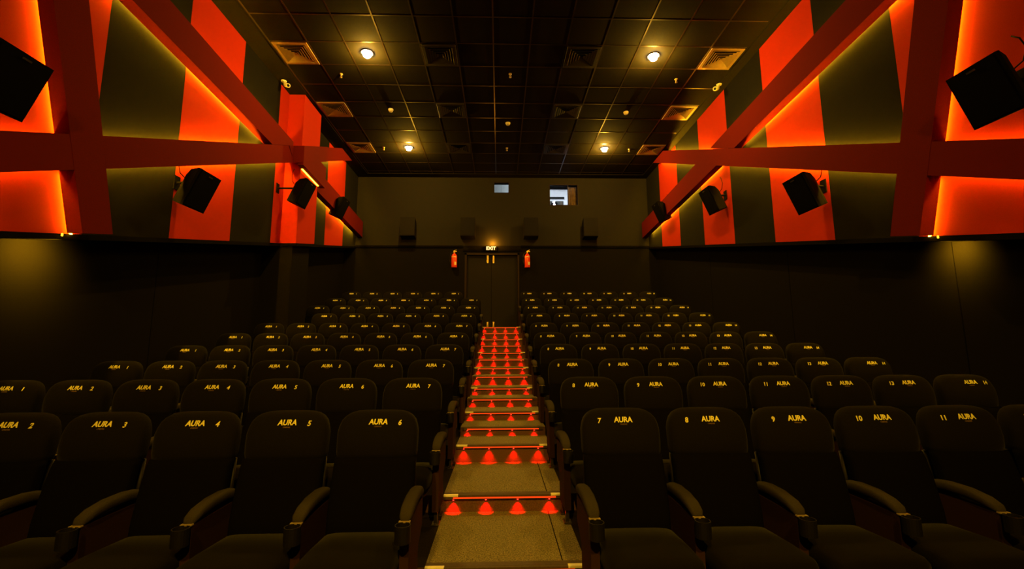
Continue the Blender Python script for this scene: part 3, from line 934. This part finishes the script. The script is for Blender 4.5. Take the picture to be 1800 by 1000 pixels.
S['seat_cushion'] = MB().loft([(-0.61, 0, 0.355, 0.19, 0.035, 4), (-0.60, 0, 0.355, 0.222, 0.055, 4), (-0.56, 0, 0.352, 0.238, 0.068, 4), (-0.40, 0, 0.345, 0.240, 0.070, 5), (-0.15, 0, 0.335, 0.240, 0.065, 5), (-0.13, 0, 0.335, 0.22, 0.045, 4)], 'y', 28).mesh('seat_cushion', 'seat')
S['seat_pan'] = MB().loft([(-0.56, 0, 0.268, 0.20, 0.010, 4), (-0.52, 0, 0.262, 0.215, 0.018, 4), (-0.16, 0, 0.250, 0.215, 0.018, 4)], 'y', 20).mesh('seat_pan', 'shell')
S['armrest_pad'] = MB().loft([(-0.385, 0, 0.548, 0.022, 0.012, 3), (-0.37, 0, 0.556, 0.032, 0.022, 3), (-0.32, 0, 0.574, 0.036, 0.028, 3), (-0.22, 0, 0.590, 0.037, 0.030, 3), (-0.10, 0, 0.592, 0.037, 0.030, 3), (-0.02, 0, 0.582, 0.036, 0.030, 3), (0.02, 0, 0.566, 0.032, 0.028, 3), (0.035, 0, 0.555, 0.024, 0.018, 3)], 'y', 20).mesh('armrest_pad', 'pad')
m = MB(); m.prism([(-0.385, 0.10), (-0.105, 0.10), (-0.105, 0.30), (0.03, 0.38), (0.03, 0.535), (-0.385, 0.535)], 'x', -0.024, 0.024)
S['side_panel'] = m.mesh('side_panel', 'panel')
m = MB(); m.ring((0, -0.435, 0.455), 0.036, 0.041, 0.085, 20); m.tube([(0, -0.435, 0.455), (0, -0.435, 0.461)], 0.038, 16)
S['cup_holder'] = m.mesh('cup_holder', 'shell')
m = MB(); m.box(-0.030, -0.400, 0.536, 0.030, -0.380, 0.542)
S['holder_clip'] = m.mesh('holder_clip', 'clip')
m = MB(); m.box(-0.014, -0.02, 0.010, 0.014, 0.02, 0.11, b=0.003)
m.box(-0.028, -0.045, 0.0, 0.028, 0.045, 0.012, b=0.003); m.tube([(0, -0.034, 0.010), (0, -0.034, 0.018)], 0.006, 8)
S['floor_foot'] = m.mesh('floor_foot', 'metal')

def stitched(txt, size, bold, shear, cx, cz):
    me = text_mesh(txt, size, bold, shear, 0.0012)
    me.materials.clear(); me.materials.append(M['thread'])
    for v in me.vertices:
        x, y, e = v.co
        X, Z = cx + x, cz + y
        v.co = (X, head_front(X, Z) - 0.0018 - e, Z)
    return me
logo = stitched('AURA', 0.043, 0.0013, 0.08, 0.010, 0.984)
logo2 = stitched('CINEMAS', 0.011, 0.0, 0.0, 0.010, 0.958)
logo2.materials[0] = mat('faint_embroidery', (0.22, 0.14, 0.04), 0.8, 0.2, noise=0.1, nscale=300)
nums = {}
def number(n, side):
    if (n, side) not in nums:
        nums[(n, side)] = stitched(str(n), 0.041, 0.0010, 0.12, side * 0.143, 0.978)
    return nums[(n, side)]

def seat(x, y, z, n, numside, label, group, arms):
    o = empty('cinema_seat', (x, y, z), label, 'seat', group)
    for k in ('headrest', 'backrest', 'back_shell', 'seat_cushion', 'seat_pan'):
        c = link(k, S[k], o)
        if k == 'headrest':
            head = c
    for a in arms:
        ch = {}
        for k in ('armrest_pad', 'side_panel', 'cup_holder'):
            ch[k] = link(k, S[k], o); ch[k].location = (a * 0.268, 0, 0)
        link('holder_clip', S['holder_clip'], ch['cup_holder'])
        for fy in (-0.335, -0.145):
            c = link('floor_foot', S['floor_foot'], ch['side_panel']); c.location = (0, fy, 0)
    c = link('seat_logo', logo, head); c['label'] = 'yellow AURA lettering'
    c = link('seat_logo_subline', logo2, head)
    c = link('seat_number', number(n, numside), head); c['label'] = 'yellow number %d' % n

SP = 0.56
TY = [2.91, 3.92, 4.97, 6.00, 7.02, 8.08, 9.10, 10.11, 11.16, 12.38]
LX = [-0.766, -0.745, -0.750, -0.730, -0.722, -0.730, -0.722, -0.708, -0.708, -0.716]
RX = [0.772, 0.778, 0.786, 0.788, 0.786, 0.797, 0.800, 0.795, 0.807, 0.818]
def place(p, rn, end):
    if end:
        return 'wall end of %s' % rn
    return '%s from aisle in %s' % (['first', 'second', 'third', 'fourth', 'fifth', 'sixth', 'seventh'][p], rn)
for r in range(10):
    # left block: positions counted outward from the aisle
    if r == 0:
        seats = [(p, 6 - p) for p in range(0, 6)]
    elif r == 6:
        seats = [(p, 6 - p) for p in range(0, 6)]
    elif r == 9:
        seats = [(p, 7 - p) for p in range(1, 7)]
    else:
        seats = [(p, 7 - p) for p in range(0, 7)]
    last = seats[-1][0]
    rn = ORD[r] + ' row'
    for p, n in seats:
        xx = LX[r] - p * SP
        if r == 9: xx = LX[r] - p * 0.56
        arms = [1] + ([-1] if p == last else [])
        seat(xx, TY[r], LEV[r], n, 1, 'black cinema seat numbered %d, %s, left side' % (n, place(p, rn, p == last)), 'cinema seats left of the aisle', arms)
    first = 7 if r in (0, 6, 9) else 8
    cnt = 6 if r == 0 else 7
    for p in range(cnt):
        n = first + p
        arms = [-1] + ([1] if p == cnt - 1 else [])
        ns = 1 if (p == 6) else -1
        seat(RX[r] + p * SP, TY[r], LEV[r], n, ns, 'black cinema seat numbered %d, %s, right side' % (n, place(p, rn, p == cnt - 1)), 'cinema seats right of the aisle', arms)
